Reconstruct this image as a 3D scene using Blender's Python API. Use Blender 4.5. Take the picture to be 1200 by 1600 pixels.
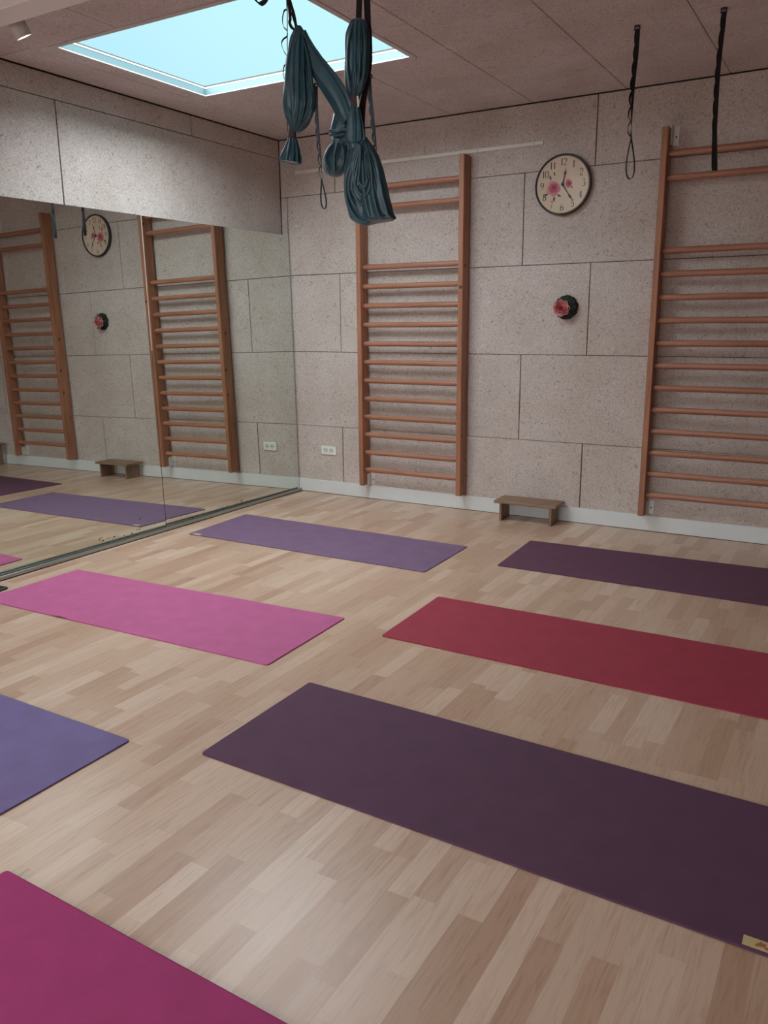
import bpy, bmesh, math, random
from mathutils import Vector, Matrix, noise
random.seed(7)
for o in list(bpy.data.objects): bpy.data.objects.remove(o)
S = bpy.context.scene
COL = S.collection
PI = math.pi

# ---------------------------------------------------------------- camera
CAM = Vector((4.0801, -5.4964, 1.3939))
YAW, PITCH, ROLL, FPX = math.radians(30.6327), math.radians(-13.1811), math.radians(-0.4996), 1270.26
fwd = Vector((-math.sin(YAW)*math.cos(PITCH), math.cos(YAW)*math.cos(PITCH), math.sin(PITCH)))
rt0 = Vector((math.cos(YAW), math.sin(YAW), 0)); up0 = rt0.cross(fwd)
RT = rt0*math.cos(ROLL) + up0*math.sin(ROLL)
UP = -rt0*math.sin(ROLL) + up0*math.cos(ROLL)
cam = bpy.data.cameras.new('camera'); cam.sensor_fit = 'HORIZONTAL'; cam.sensor_width = 36
cam.lens = FPX*36/1200; cam.clip_start = .05; cam.clip_end = 100
co = bpy.data.objects.new('camera', cam); COL.objects.link(co)
co.matrix_world = Matrix(((RT.x, UP.x, -fwd.x, CAM.x), (RT.y, UP.y, -fwd.y, CAM.y), (RT.z, UP.z, -fwd.z, CAM.z), (0, 0, 0, 1)))
S.camera = co

# ---------------------------------------------------------------- colour, sky, daylight
S.view_settings.view_transform = 'Standard'; S.view_settings.look = 'None'
S.view_settings.exposure = 0.0; S.view_settings.gamma = 1.0
S.view_settings.use_curve_mapping = False
wd = bpy.data.worlds.new('sky'); S.world = wd; wd.use_nodes = True
nt = wd.node_tree; nt.nodes.clear()
wo = nt.nodes.new('ShaderNodeOutputWorld'); bg = nt.nodes.new('ShaderNodeBackground')
tc = nt.nodes.new('ShaderNodeTexCoord'); ns = nt.nodes.new('ShaderNodeTexNoise'); cr = nt.nodes.new('ShaderNodeValToRGB')
ns.inputs['Scale'].default_value = 1.6; ns.inputs['Detail'].default_value = 1
cr.color_ramp.elements[0].position = .38; cr.color_ramp.elements[0].color = (.46, .80, 1.0, 1)
cr.color_ramp.elements[1].position = .60; cr.color_ramp.elements[1].color = (.58, .97, 1.0, 1)
nt.links.new(tc.outputs['Generated'], ns.inputs['Vector']); nt.links.new(ns.outputs['Fac'], cr.inputs['Fac'])
nt.links.new(cr.outputs['Color'], bg.inputs['Color']); nt.links.new(bg.outputs[0], wo.inputs[0])
bg.inputs['Strength'].default_value = 1.0
SUN_STRENGTH = 30.0
sl = bpy.data.lights.new('overcast_daylight', 'SUN'); sl.energy = SUN_STRENGTH; sl.angle = math.radians(151); sl.color = (.87, .96, 1.0)
so = bpy.data.objects.new('overcast_daylight', sl); COL.objects.link(so)
so.rotation_euler = Vector((.22, .12, -1)).to_track_quat('-Z', 'Y').to_euler(); so.location = (1, -2, 6)
LAMP_WATTS = 18.0
# added fill light outside an invented, unseen window behind the camera
wl_ = bpy.data.lights.new('window_daylight', 'AREA'); wl_.shape = 'RECTANGLE'; wl_.size = 3.4; wl_.size_y = 1.3; wl_.energy = 84; wl_.color = (1.0, .84, .76)
wlo = bpy.data.objects.new('window_daylight', wl_); COL.objects.link(wlo); wlo.location = (2.1, -10.16, 1.75); wlo.rotation_euler = (math.radians(90), 0, 0)

# ---------------------------------------------------------------- helpers
H = 2.783; UW = -.104; XR = 6.2; YB = -10.0

def tag(o, label=None, cat=None, group=None, kind=None):
    if label: o['label'] = label
    if cat: o['category'] = cat
    if group: o['group'] = group
    if kind: o['kind'] = kind
    return o
def empty(name, loc, label, cat, group=None, rz=0):
    o = bpy.data.objects.new(name, None); COL.objects.link(o); o.location = loc; o.rotation_euler.z = rz
    o.empty_display_size = .1
    return tag(o, label, cat, group)
def mk(name, bm, mat, parent=None, smooth=False, keep_world=True):
    me = bpy.data.meshes.new(name)
    bmesh.ops.recalc_face_normals(bm, faces=bm.faces)
    bm.to_mesh(me); bm.free()
    for m in (mat if isinstance(mat, (list, tuple)) else [mat]): me.materials.append(m)
    if smooth:
        for p in me.polygons: p.use_smooth = True
    o = bpy.data.objects.new(name, me); COL.objects.link(o)
    if parent:
        o.parent = parent
        if keep_world:
            M = Matrix.Translation(parent.location) @ Matrix.Rotation(parent.rotation_euler.z, 4, 'Z')
            pr = parent.parent
            o.matrix_parent_inverse = Matrix.Identity(4)
            Mi = world_of(parent).inverted()
            me.transform(Mi)
    return o
def world_of(o):
    M = Matrix.LocRotScale(o.location, o.rotation_euler, o.scale)
    return world_of(o.parent) @ M if o.parent else M
def copy_tree(o, parent=None, first=True):
    c = o.copy(); COL.objects.link(c)
    if parent: c.parent = parent
    for ch in [x for x in COL.objects if x.parent == o]: copy_tree(ch, c, False)
    return c
def box(bm, x0, x1, y0, y1, z0, z1, b=0.0, mi=0):
    """box with chamfered edges of width b"""
    r = bmesh.ops.create_cube(bm, size=1)
    vs = r['verts']
    for v in vs:
        v.co.x = x0 if v.co.x < 0 else x1; v.co.y = y0 if v.co.y < 0 else y1; v.co.z = z0 if v.co.z < 0 else z1
    fs = set(f for v in vs for f in v.link_faces)
    for f in fs: f.material_index = mi
    if b > 0:
        es = list(set(e for f in fs for e in f.edges))
        bmesh.ops.bevel(bm, geom=es, offset=b, segments=1, affect='EDGES')
    return vs
def cyl(bm, a, b, r0, r1=None, n=16, caps=True, mi=0):
    a = Vector(a); b = Vector(b); r1 = r0 if r1 is None else r1
    t = (b-a).normalized(); u = t.orthogonal().normalized(); v = t.cross(u)
    A = [bm.verts.new(a+(u*math.cos(2*PI*i/n)+v*math.sin(2*PI*i/n))*r0) for i in range(n)]
    B = [bm.verts.new(b+(u*math.cos(2*PI*i/n)+v*math.sin(2*PI*i/n))*r1) for i in range(n)]
    for i in range(n):
        f = bm.faces.new((A[i], A[(i+1) % n], B[(i+1) % n], B[i])); f.smooth = True; f.material_index = mi
    if caps:
        for L in (A[::-1], B):
            f = bm.faces.new(L); f.material_index = mi
def lathe(bm, prof, o, axis, n=48, mi=0, closed_ends=True):
    """prof: list of (radius, distance along axis)"""
    o = Vector(o); t = Vector(axis).normalized(); u = t.orthogonal().normalized(); v = t.cross(u)
    rings = []
    for r, d in prof:
        rings.append([bm.verts.new(o+t*d+(u*math.cos(2*PI*i/n)+v*math.sin(2*PI*i/n))*max(r, 1e-4)) for i in range(n)])
    for A, B in zip(rings, rings[1:]):
        for i in range(n):
            f = bm.faces.new((A[i], A[(i+1) % n], B[(i+1) % n], B[i])); f.smooth = True; f.material_index = mi
    if closed_ends:
        for L in (rings[0][::-1], rings[-1]):
            f = bm.faces.new(L); f.material_index = mi
def sweep(bm, pts, r, n=8, mi=0):
    """round tube through points; r scalar or list"""
    pts = [Vector(p) for p in pts]; N = len(pts); rings = []
    u = None
    for i, p in enumerate(pts):
        t = (pts[min(i+1, N-1)]-pts[max(i-1, 0)]).normalized()
        if u is None: u = t.orthogonal().normalized()
        u = (u-t*u.dot(t)).normalized(); v = t.cross(u)
        rr = r[i] if isinstance(r, (list, tuple)) else r
        rings.append([bm.verts.new(p+(u*math.cos(2*PI*k/n)+v*math.sin(2*PI*k/n))*rr) for k in range(n)])
    for A, B in zip(rings, rings[1:]):
        for i in range(n):
            f = bm.faces.new((A[i], A[(i+1) % n], B[(i+1) % n], B[i])); f.smooth = True; f.material_index = mi
    bm.faces.new(rings[0][::-1]); bm.faces.new(rings[-1])
def smooth_pts(ctrl, n):
    """Catmull-Rom through control tuples of any length"""
    out = []; P = [list(c) for c in ctrl]; P = [P[0]]+P+[P[-1]]
    for i in range(1, len(P)-2):
        for k in range(n):
            t = k/n
            out.append([.5*((2*b)+(c-a)*t+(2*a-5*b+4*c-d)*t*t+(-a+3*b-3*c+d)*t**3) for a, b, c, d in zip(P[i-1], P[i], P[i+1], P[i+2])])
    out.append(P[-2]); return out
def ribbon(bm, pts, wd, w, t=.0018):
    """flat webbing: pts path, wd width directions, w width, t thickness"""
    N = len(pts); rings = []
    for i in range(N):
        p = Vector(pts[i]); T = (Vector(pts[min(i+1, N-1)])-Vector(pts[max(i-1, 0)])).normalized()
        d = Vector(wd[i] if isinstance(wd, list) else wd); d = (d-T*d.dot(T)).normalized(); nn = T.cross(d)
        rings.append([bm.verts.new(p+d*w/2*a+nn*t/2*b) for a, b in ((-1, -1), (1, -1), (1, 1), (-1, 1))])
    for A, B in zip(rings, rings[1:]):
        for i in range(4): bm.faces.new((A[i], A[(i+1) % 4], B[(i+1) % 4], B[i]))
    bm.faces.new(rings[0][::-1]); bm.faces.new(rings[-1])

# ---------------------------------------------------------------- materials
def nmat(name):
    m = bpy.data.materials.new(name); m.use_nodes = True
    n = m.node_tree.nodes; b = n['Principled BSDF']; return m, m.node_tree, b
def plain(name, col, rough=.6, metal=0, spec=.5, sheen=0, noise_amt=0, noise_scale=20, bump=0, bscale=200):
    m, t, b = nmat(name)
    b.inputs['Base Color'].default_value = (*col, 1); b.inputs['Roughness'].default_value = rough
    b.inputs['Metallic'].default_value = metal; b.inputs['Specular IOR Level'].default_value = spec
    if sheen: b.inputs['Sheen Weight'].default_value = sheen
    tcn = t.nodes.new('ShaderNodeTexCoord')
    if noise_amt:
        nz = t.nodes.new('ShaderNodeTexNoise'); nz.inputs['Scale'].default_value = noise_scale; nz.inputs['Detail'].default_value = 4
        mx = t.nodes.new('ShaderNodeMapRange'); mx.inputs[1].default_value = .3; mx.inputs[2].default_value = .7
        mx.inputs[3].default_value = 1-noise_amt; mx.inputs[4].default_value = 1+noise_amt
        vm = t.nodes.new('ShaderNodeVectorMath'); vm.operation = 'SCALE'; vm.inputs[0].default_value = col
        t.links.new(tcn.outputs['Object'], nz.inputs['Vector']); t.links.new(nz.outputs['Fac'], mx.inputs[0])
        t.links.new(mx.outputs[0], vm.inputs['Scale']); t.links.new(vm.outputs[0], b.inputs['Base Color'])
    if bump:
        n2 = t.nodes.new('ShaderNodeTexNoise'); n2.inputs['Scale'].default_value = bscale; n2.inputs['Detail'].default_value = 3
        bp = t.nodes.new('ShaderNodeBump'); bp.inputs['Strength'].default_value = bump; bp.inputs['Distance'].default_value = .002
        t.links.new(tcn.outputs['Object'], n2.inputs['Vector']); t.links.new(n2.outputs['Fac'], bp.inputs['Height']); t.links.new(bp.outputs[0], b.inputs['Normal'])
    return m
def math_node(t, op, a, b=None, c=None):
    n = t.nodes.new('ShaderNodeMath'); n.operation = op
    for i, v in enumerate((a, b, c)):
        if v is None: continue
        if isinstance(v, (int, float)): n.inputs[i].default_value = v
        else: t.links.new(v, n.inputs[i])
    return n.outputs[0]
def ramp(t, fac, stops):
    r = t.nodes.new('ShaderNodeValToRGB'); e = r.color_ramp.elements
    while len(e) < len(stops): e.new(.5)
    for i, (p, c) in enumerate(stops): e[i].position = p; e[i].color = (*c, 1)
    t.links.new(fac, r.inputs['Fac']); return r.outputs['Color']
def mixc(t, kind, fac, a, b):
    n = t.nodes.new('ShaderNodeMix'); n.data_type = 'RGBA'; n.blend_type = kind
    if isinstance(fac, (int, float)): n.inputs[0].default_value = fac
    else: t.links.new(fac, n.inputs[0])
    for i, v in ((6, a), (7, b)):
        if isinstance(v, tuple): n.inputs[i].default_value = (*v, 1)
        else: t.links.new(v, n.inputs[i])
    return n.outputs[2]

def woodwool(name, base, dark, light):
    """pressed wood-wool board: tangled short fibres, speckled"""
    m, t, b = nmat(name)
    tcn = t.nodes.new('ShaderNodeTexCoord')
    def nz(scale, detail=3, dist=0, rough=.6):
        n = t.nodes.new('ShaderNodeTexNoise'); n.inputs['Scale'].default_value = scale; n.inputs['Detail'].default_value = detail
        n.inputs['Distortion'].default_value = dist; n.inputs['Roughness'].default_value = rough
        t.links.new(tcn.outputs['Object'], n.inputs['Vector']); return n.outputs['Fac']
    f1 = nz(50, 4, 2.8, .72); f2 = nz(115, 2, 1.8); f3 = nz(2.2, 2); f4 = nz(24, 3, 2.4)
    c = ramp(t, f1, [(.34, dark), (.47, base), (.55, base), (.66, light)])
    spk = ramp(t, f2, [(.32, (.45, .40, .38)), (.43, (1, 1, 1)), (.60, (1, 1, 1)), (.72, (1.2, 1.18, 1.14))])
    c = mixc(t, 'MULTIPLY', .7, c, spk)
    dk = ramp(t, f4, [(.32, (.42, .36, .34)), (.39, (1, 1, 1))])
    c = mixc(t, 'MULTIPLY', .6, c, dk)
    lg = ramp(t, f3, [(.35, (.92, .90, .88)), (.65, (1.05, 1.05, 1.06))])
    c = mixc(t, 'MULTIPLY', 1, c, lg)
    t.links.new(c, b.inputs['Base Color']); b.inputs['Roughness'].default_value = .95; b.inputs['Specular IOR Level'].default_value = .1
    bp = t.nodes.new('ShaderNodeBump'); bp.inputs['Strength'].default_value = .35; bp.inputs['Distance'].default_value = .002
    t.links.new(f1, bp.inputs['Height']); t.links.new(bp.outputs[0], b.inputs['Normal'])
    return m
M_WALL = woodwool('wood_wool_board', (.54, .478, .44), (.33, .275, .25), (.69, .63, .59))
M_CEIL = woodwool('wood_wool_ceiling', (.66, .58, .575), (.44, .37, .365), (.80, .725, .715))
M_GAP = plain('dark_gap', (.05, .04, .035), .95)
M_PLASTER = plain('painted_plaster', (.30, .24, .20), .9, noise_amt=.05)  # invented front and right walls out of view, toned dark to lessen bounce light
M_WHITE = plain('white_paint', (.62, .64, .64), .45, noise_amt=.03, noise_scale=6)
M_TRIM = plain('grey_white_trim', (.60, .55, .54), .6)
M_REVEAL = plain('skylight_lining', (.11, .19, .205), .5)
M_BEAM = plain('light_grey_beam', (.82, .78, .75), .6)
M_ALU = plain('aluminium', (.42, .44, .42), .38, metal=.85)
M_STEEL = plain('zinc_plate', (.66, .65, .63), .45, metal=.15)
M_BLACK = plain('black_plastic', (.012, .012, .014), .45)
M_WEB = plain('black_webbing', (.011, .010, .012), .85, bump=.5, bscale=700)
M_PLASTIC = plain('white_plastic', (.72, .74, .68), .35)
M_GREYHOLE = plain('socket_grey', (.55, .57, .53), .5)
M_DARKHOLE = plain('pin_hole', (.02, .02, .02), .8)
M_TAG = plain('cream_label', (.56, .44, .22), .7)
M_TAGMARK = plain('label_mark', (.36, .12, .05), .7)

def timber(name, base, dark, axis='Z', knots=True, rough=.5):
    m, t, b = nmat(name)
    tcn = t.nodes.new('ShaderNodeTexCoord'); mp = t.nodes.new('ShaderNodeMapping')
    sc = {'Z': (38, 38, 2.2), 'X': (2.2, 38, 38)}[axis]
    mp.inputs['Scale'].default_value = sc
    t.links.new(tcn.outputs['Object'], mp.inputs['Vector'])
    n = t.nodes.new('ShaderNodeTexNoise'); n.inputs['Scale'].default_value = 1; n.inputs['Detail'].default_value = 5; n.inputs['Distortion'].default_value = .6
    t.links.new(mp.outputs[0], n.inputs['Vector'])
    c = ramp(t, n.outputs['Fac'], [(.30, dark), (.55, base), (.75, tuple(min(1, x*1.18) for x in base))])
    if knots:
        v = t.nodes.new('ShaderNodeTexVoronoi'); v.inputs['Scale'].default_value = 1
        m2 = t.nodes.new('ShaderNodeMapping'); m2.inputs['Scale'].default_value = {'Z': (9, 9, 8), 'X': (8, 9, 9)}[axis]
        t.links.new(tcn.outputs['Object'], m2.inputs['Vector']); t.links.new(m2.outputs[0], v.inputs['Vector'])
        k = ramp(t, v.outputs['Distance'], [(.085, (.20, .11, .09)), (.125, (1, 1, 1))])
        c = mixc(t, 'MULTIPLY', 1, c, k)
    t.links.new(c, b.inputs['Base Color']); b.inputs['Roughness'].default_value = rough
    return m
M_POST = timber('stained_pine_post', (.36, .155, .085), (.27, .105, .055), 'Z')
M_RUNG = timber('stained_beech_rung', (.37, .165, .10), (.29, .12, .07), 'X', knots=False, rough=.42)
M_STOOL = timber('brown_stool_wood', (.25, .15, .095), (.17, .095, .06), 'X', knots=False)

def laminate():
    m, t, b = nmat('beech_strip_laminate')
    tcn = t.nodes.new('ShaderNodeTexCoord'); sp = t.nodes.new('ShaderNodeSeparateXYZ'); t.links.new(tcn.outputs['Object'], sp.inputs[0])
    x, y = sp.outputs['X'], sp.outputs['Y']
    def wn(a, bb=None):
        w = t.nodes.new('ShaderNodeTexWhiteNoise'); w.noise_dimensions = '3D'
        cb = t.nodes.new('ShaderNodeCombineXYZ')
        t.links.new(a, cb.inputs[0])
        if bb is not None: t.links.new(bb, cb.inputs[1])
        t.links.new(cb.outputs[0], w.inputs['Vector']); return w.outputs['Value'], w.outputs['Color']
    u = math_node(t, 'DIVIDE', x, .0635); iu = math_node(t, 'FLOOR', u); fu = math_node(t, 'FRACT', u)
    off, _ = wn(iu)
    ln = math_node(t, 'MULTIPLY_ADD', off, .16, .30)
    v = math_node(t, 'DIVIDE', y, ln); v = math_node(t, 'MULTIPLY_ADD', off, 37.0, v)
    wob = math_node(t, 'MULTIPLY', math_node(t, 'SINE', math_node(t, 'MULTIPLY', v, 2.3)), .22)
    v = math_node(t, 'ADD', v, wob)
    iv = math_node(t, 'FLOOR', v); fv = math_node(t, 'FRACT', v)
    tone, colr = wn(iu, iv)
    c = ramp(t, tone, [(0, (.45, .288, .20)), (.25, (.505, .342, .245)), (.5, (.54, .375, .272)), (.75, (.575, .412, .308)), (1, (.63, .475, .368))])
    # grain
    cb = t.nodes.new('ShaderNodeCombineXYZ')
    t.links.new(math_node(t, 'MULTIPLY', x, 70), cb.inputs[0]); t.links.new(math_node(t, 'MULTIPLY', y, 5), cb.inputs[1]); t.links.new(math_node(t, 'MULTIPLY', tone, 50), cb.inputs[2])
    g = t.nodes.new('ShaderNodeTexNoise'); g.inputs['Scale'].default_value = 1; g.inputs['Detail'].default_value = 4; g.inputs['Distortion'].default_value = 1.4
    t.links.new(cb.outputs[0], g.inputs['Vector'])
    gc = ramp(t, g.outputs['Fac'], [(.28, (.84, .79, .75)), (.5, (1, 1, 1)), (.75, (1.05, 1.05, 1.05))])
    c = mixc(t, 'MULTIPLY', 1, c, gc)
    # seams
    e = math_node(t, 'MINIMUM', fu, math_node(t, 'SUBTRACT', 1, fu))
    s1 = ramp(t, e, [(.005, (.93, .91, .89)), (.02, (1, 1, 1))])
    e2 = math_node(t, 'MINIMUM', fv, math_node(t, 'SUBTRACT', 1, fv))
    s2 = ramp(t, e2, [(.001, (.92, .9, .88)), (.004, (1, 1, 1))])
    c = mixc(t, 'MULTIPLY', 1, c, s1); c = mixc(t, 'MULTIPLY', 1, c, s2)
    t.links.new(c, b.inputs['Base Color'])
    rr = math_node(t, 'MULTIPLY_ADD', g.outputs['Fac'], .22, .22); t.links.new(rr, b.inputs['Roughness'])
    b.inputs['Specular IOR Level'].default_value = .45
    bp = t.nodes.new('ShaderNodeBump'); bp.inputs['Strength'].default_value = .08; bp.inputs['Distance'].default_value = .001
    t.links.new(g.outputs['Fac'], bp.inputs['Height']); t.links.new(bp.outputs[0], b.inputs['Normal'])
    return m
M_FLOOR = laminate()

def cloth(name, base, fold):
    m, t, b = nmat(name)
    tcn = t.nodes.new('ShaderNodeTexCoord')
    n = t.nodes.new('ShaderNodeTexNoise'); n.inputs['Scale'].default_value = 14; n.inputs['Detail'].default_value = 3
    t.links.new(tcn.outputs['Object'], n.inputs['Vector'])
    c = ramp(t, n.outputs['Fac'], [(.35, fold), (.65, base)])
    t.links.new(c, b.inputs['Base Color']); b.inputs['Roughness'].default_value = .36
    b.inputs['Sheen Weight'].default_value = .35; b.inputs['Sheen Roughness'].default_value = .4
    b.inputs['Specular IOR Level'].default_value = .6
    return m
M_TEAL = cloth('teal_nylon', (.011, .082, .118), (.006, .052, .08))

def mirror_mat():
    m, t, b = nmat('silvered_glass')
    b.inputs['Base Color'].default_value = (.74, .785, .745, 1); b.inputs['Metallic'].default_value = 1; b.inputs['Roughness'].default_value = 0.0
    return m
M_MIRROR = mirror_mat()
M_GLASSEDGE = plain('glass_edge', (.42, .47, .43), .2)
M_SPOIL = plain('mirror_black_spoil', (.03, .03, .028), .6)

def rubber(name, col):
    return plain(name, col, .78, spec=.35, noise_amt=.07, noise_scale=9, bump=.25, bscale=420)

# ---------------------------------------------------------------- room shell
def slabs(name, rects, mapf, thick, mats, back=None, bev=.0018):
    """rects: (u0,u1,v0,v1); mapf(u,v,d)->world with d depth behind the face"""
    bm = bmesh.new()
    for (u0, u1, v0, v1) in rects:
        ring = []
        for (i, d) in ((0, thick), (0, bev), (bev, 0)):
            ring.append([bm.verts.new(mapf(a, b, d)) for a, b in ((u0+i, v0+i), (u1-i, v0+i), (u1-i, v1-i), (u0+i, v1-i))])
        for A, B in zip(ring, ring[1:]):
            for k in range(4): bm.faces.new((A[k], A[(k+1) % 4], B[(k+1) % 4], B[k]))
        bm.faces.new(ring[-1]); bm.faces.new(ring[0][::-1])
    if back:
        for (u0, u1, v0, v1) in back:
            vs = [bm.verts.new(mapf(a, b, d)) for d in (thick-.004, thick+.05) for a, b in ((u0, v0), (u1, v0), (u1, v1), (u0, v1))]
            for q in ((0, 1, 2, 3), (7, 6, 5, 4), (0, 4, 5, 1), (1, 5, 6, 2), (2, 6, 7, 3), (3, 7, 4, 0)):
                f = bm.faces.new([vs[k] for k in q]); f.material_index = 1
    o = mk(name, bm, mats); o['kind'] = 'structure'; return o
def rows(spec):
    out = []
    for v0, v1, xs, gap, vg in spec:
        for a, b in zip(xs, xs[1:]): out.append((a+gap/2, b-gap/2, v0+vg/2, v1-vg/2))
    return out
X0 = UW; GB = .006
back_rects = rows([(0, .560, [X0, .441, 2.423, 4.423, XR], .007, .003),
                   (.560, 1.160, [X0, 1.955, 3.955, XR], .006, .0035),
                   (1.160, 1.760, [X0, .443, 2.422, 4.42, XR], .0055, .0035),
                   (1.760, 2.356, [X0, -.042, 1.945, 3.95, XR], .006, .0045),
                   (2.356, H-.006, [X0, .414, 2.420, 4.42, XR], .007, .003)])
slabs('wall_back', back_rects, lambda u, v, d: (u, d, v), .025, [M_WALL, M_GAP], back=[(X0-.1, XR+.1, 0, H+.05)])
left_rects = rows([(0, .70, [YB, -7.9, -5.9, -3.95, -2.0, 0], .004, .003), (.70, 1.35, [YB, -6.5, -4.3, -2.4, 0], .004, .003), (1.35, 2.045, [YB, -5.5, -3.5, -1.5, 0], .004, .003),
                   (2.045, 2.645, [YB, -6.085, -4.085, -2.085, 0], .009, .005), (2.645, H-.006, [YB, -4.975, -2.975, -.975, 0], .008, .004)])
slabs('wall_left', left_rects, lambda u, v, d: (UW-d, u, v), .025, [M_WALL, M_GAP], back=[(YB-.1, .1, 0, H+.05)])
rr = rows([(0, .56, [YB, -5, -3, -1, 0], .004, .003), (.56, 1.16, [YB, -6, -4, -2, 0], .004, .003), (1.16, 1.76, [YB, -5, -3, -1, 0], .004, .003),
           (1.76, 2.36, [YB, -6, -4, -2, 0], .004, .003), (2.36, H, [YB, -5, -3, -1, 0], .004, .003)])
slabs('wall_right', rr, lambda u, v, d: (XR+d, u, v), .025, [M_PLASTER, M_GAP], back=[(YB-.1, .1, 0, H+.05)])
bm = bmesh.new(); WX0, WX1, WZ0, WZ1 = .4, 3.8, 1.1, 2.4
for x0, x1, z0, z1 in ((UW-.1, WX0, 0, H+.05), (WX1, XR+.1, 0, H+.05), (WX0, WX1, 0, WZ0), (WX0, WX1, WZ1, H+.05)): box(bm, x0, x1, YB-.12, YB, z0, z1)
tag(mk('wall_front', bm, M_PLASTER), kind='structure')
bm = bmesh.new()
for x0, x1, z0, z1 in ((WX0, WX1, WZ0, WZ0+.05), (WX0, WX1, WZ1-.05, WZ1), (WX0, WX0+.05, WZ0, WZ1), (WX1-.05, WX1, WZ0, WZ1), (2.075, 2.125, WZ0, WZ1)): box(bm, x0, x1, YB-.08, YB-.03, z0, z1)
tag(mk('window_3', bm, M_WHITE), kind='structure')  # unseen window, added as the opening for the fill light
bm = bmesh.new(); box(bm, UW-.1, XR+.1, YB-.1, .1, -.06, 0)
tag(mk('floor', bm, M_FLOOR), kind='structure')

# ceiling boards with the openings cut out
SKY = [(.268, 1.792, -2.40, -1.235), (.45, 1.792, -5.85, -4.85)]
def subtract(r, h):
    u0, u1, v0, v1 = r; a0, a1, b0, b1 = h
    if u1 <= a0 or u0 >= a1 or v1 <= b0 or v0 >= b1: return [r]
    out = []
    if v0 < b0: out.append((u0, u1, v0, b0))
    if v1 > b1: out.append((u0, u1, b1, v1))
    m0, m1 = max(v0, b0), min(v1, b1)
    if u0 < a0: out.append((u0, a0, m0, m1))
    if u1 > a1: out.append((a1, u1, m0, m1))
    return [q for q in out if q[1]-q[0] > .004 and q[3]-q[2] > .004]
strips = [(X0, .17, [-10, -8, -6.0, -4.2, -2.43, -1.205, 0]), (.17, .775, [-10, -8.0, -6.2, -4.2, -3.0, -1.753, 0]), (.775, 1.393, [-10, -8.0, -5.2, -3.2, -1.2, 0]),
          (1.393, 1.990, [-10, -8.0, -5.3, -3.3, -1.703, -.490, 0]), (1.990, 2.597, [-10, -8.0, -5.17, -3.17, -1.168, 0]), (2.597, 3.195, [-10, -8.0, -4.52, -2.52, -.522, 0]),
          (3.195, 3.797, [-10, -8.0, -5.16, -3.16, -1.158, 0]), (3.797, 4.397, [-10, -8.0, -4.52, -2.52, -.52, 0]), (4.397, 4.997, [-10, -8.0, -5.16, -3.16, -1.158, 0]),
          (4.997, 5.597, [-10, -8.0, -4.5, -2.5, -.5, 0]), (5.597, XR, [-10, -8.0, -5.1, -3.1, -1.1, 0])]
cr_ = []
for a, b, ys in strips:
    for y0, y1 in zip(ys, ys[1:]):
        parts = [(a+.002, b-.002, y0+.0020, y1-.0020)]
        for h in SKY: parts = [q for p in parts for q in subtract(p, h)]
        cr_ += parts
bk = [(X0-.1, XR+.1, YB-.1, .1)]
for h in SKY: bk = [q for p in bk for q in subtract(p, (h[0]-.02, h[1]+.02, h[2]-.02, h[3]+.02))]
slabs('ceiling', cr_, lambda u, v, d: (u, v, H+d), .025, [M_CEIL, M_GAP], back=bk)

# skylights: flange, shallow lining, glazing bars and a clear pane
def skylight(n, h):
    a0, a1, b0, b1 = h
    root = bpy.data.objects.new('window_%d' % n, None); COL.objects.link(root); root.location = ((a0+a1)/2, (b0+b1)/2, H); root['kind'] = 'structure'
    w = .032
    bm = bmesh.new()
    for x0, x1, y0, y1 in ((a0, a1, b0, b0+w), (a0, a1, b1-w, b1), (a0, a0+w, b0+w, b1-w), (a1-w, a1, b0+w, b1-w)):
        box(bm, x0, x1, y0, y1, H-.004, H+.004, .0015)
    mk('flange', bm, M_TRIM, root)
    bm = bmesh.new(); t = .012; i0, i1, j0, j1 = a0+w, a1-w, b0+w, b1-w; z1 = H+.040
    for x0, x1, y0, y1 in ((i0-t, i1+t, j0-t, j0), (i0-t, i1+t, j1, j1+t), (i0-t, i0, j0, j1), (i1, i1+t, j0, j1)):
        box(bm, x0, x1, y0, y1, H+.0045, z1)
    mk('lining', bm, M_REVEAL, root)
    bm = bmesh.new(); f = .0015
    for x0, x1, y0, y1 in ((a0-.05, a1+.05, b0-.05, j0+f), (a0-.05, a1+.05, j1-f, b1+.05), (a0-.05, i0+f, j0+f, j1-f), (i1-f, a1+.05, j0+f, j1-f)):
        box(bm, x0, x1, y0, y1, z1, z1+.008)
    mk('glazing_frame', bm, M_WHITE, root)
    return root
skylight(1, SKY[0]); skylight(2, SKY[1])  # the second skylight is unseen, added to brighten the near left of the room

# skirting, beam, mirror backing
bm = bmesh.new(); box(bm, 0.0, XR, -.014, 0, 0.003, .108, .002); box(bm, 0, XR, -.0125, 0, 0, .004, mi=1)
tag(mk('baseboard_back', bm, [M_WHITE, M_GAP]), kind='structure')
bm = bmesh.new(); box(bm, -.1, XR, -3.02, -2.885, 2.69, H-.001, .003)
tag(mk('trim_1', bm, M_BEAM), kind='structure')
MZ0, MZ1 = .020, 2.068; MJ = -1.556; MEND = -3.16
bm = bmesh.new()
vs = [bm.verts.new(p) for p in ((UW+.001, -.001, 0), (UW+.001, MEND, 0), (UW+.001, MEND, 2.06), (UW+.001, -.001, 2.06), (-.036, -.001, 0), (-.060, MEND, 0), (-.086, MEND, 2.06), (-.060, -.001, 2.06))]
for q in ((0, 1, 2, 3), (4, 5, 6, 7), (0, 4, 5, 1), (1, 5, 6, 2), (2, 6, 7, 3), (3, 7, 4, 0)): bm.faces.new([vs[k] for k in q])
tag(mk('trim_2', bm, M_GAP), kind='structure')

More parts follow.
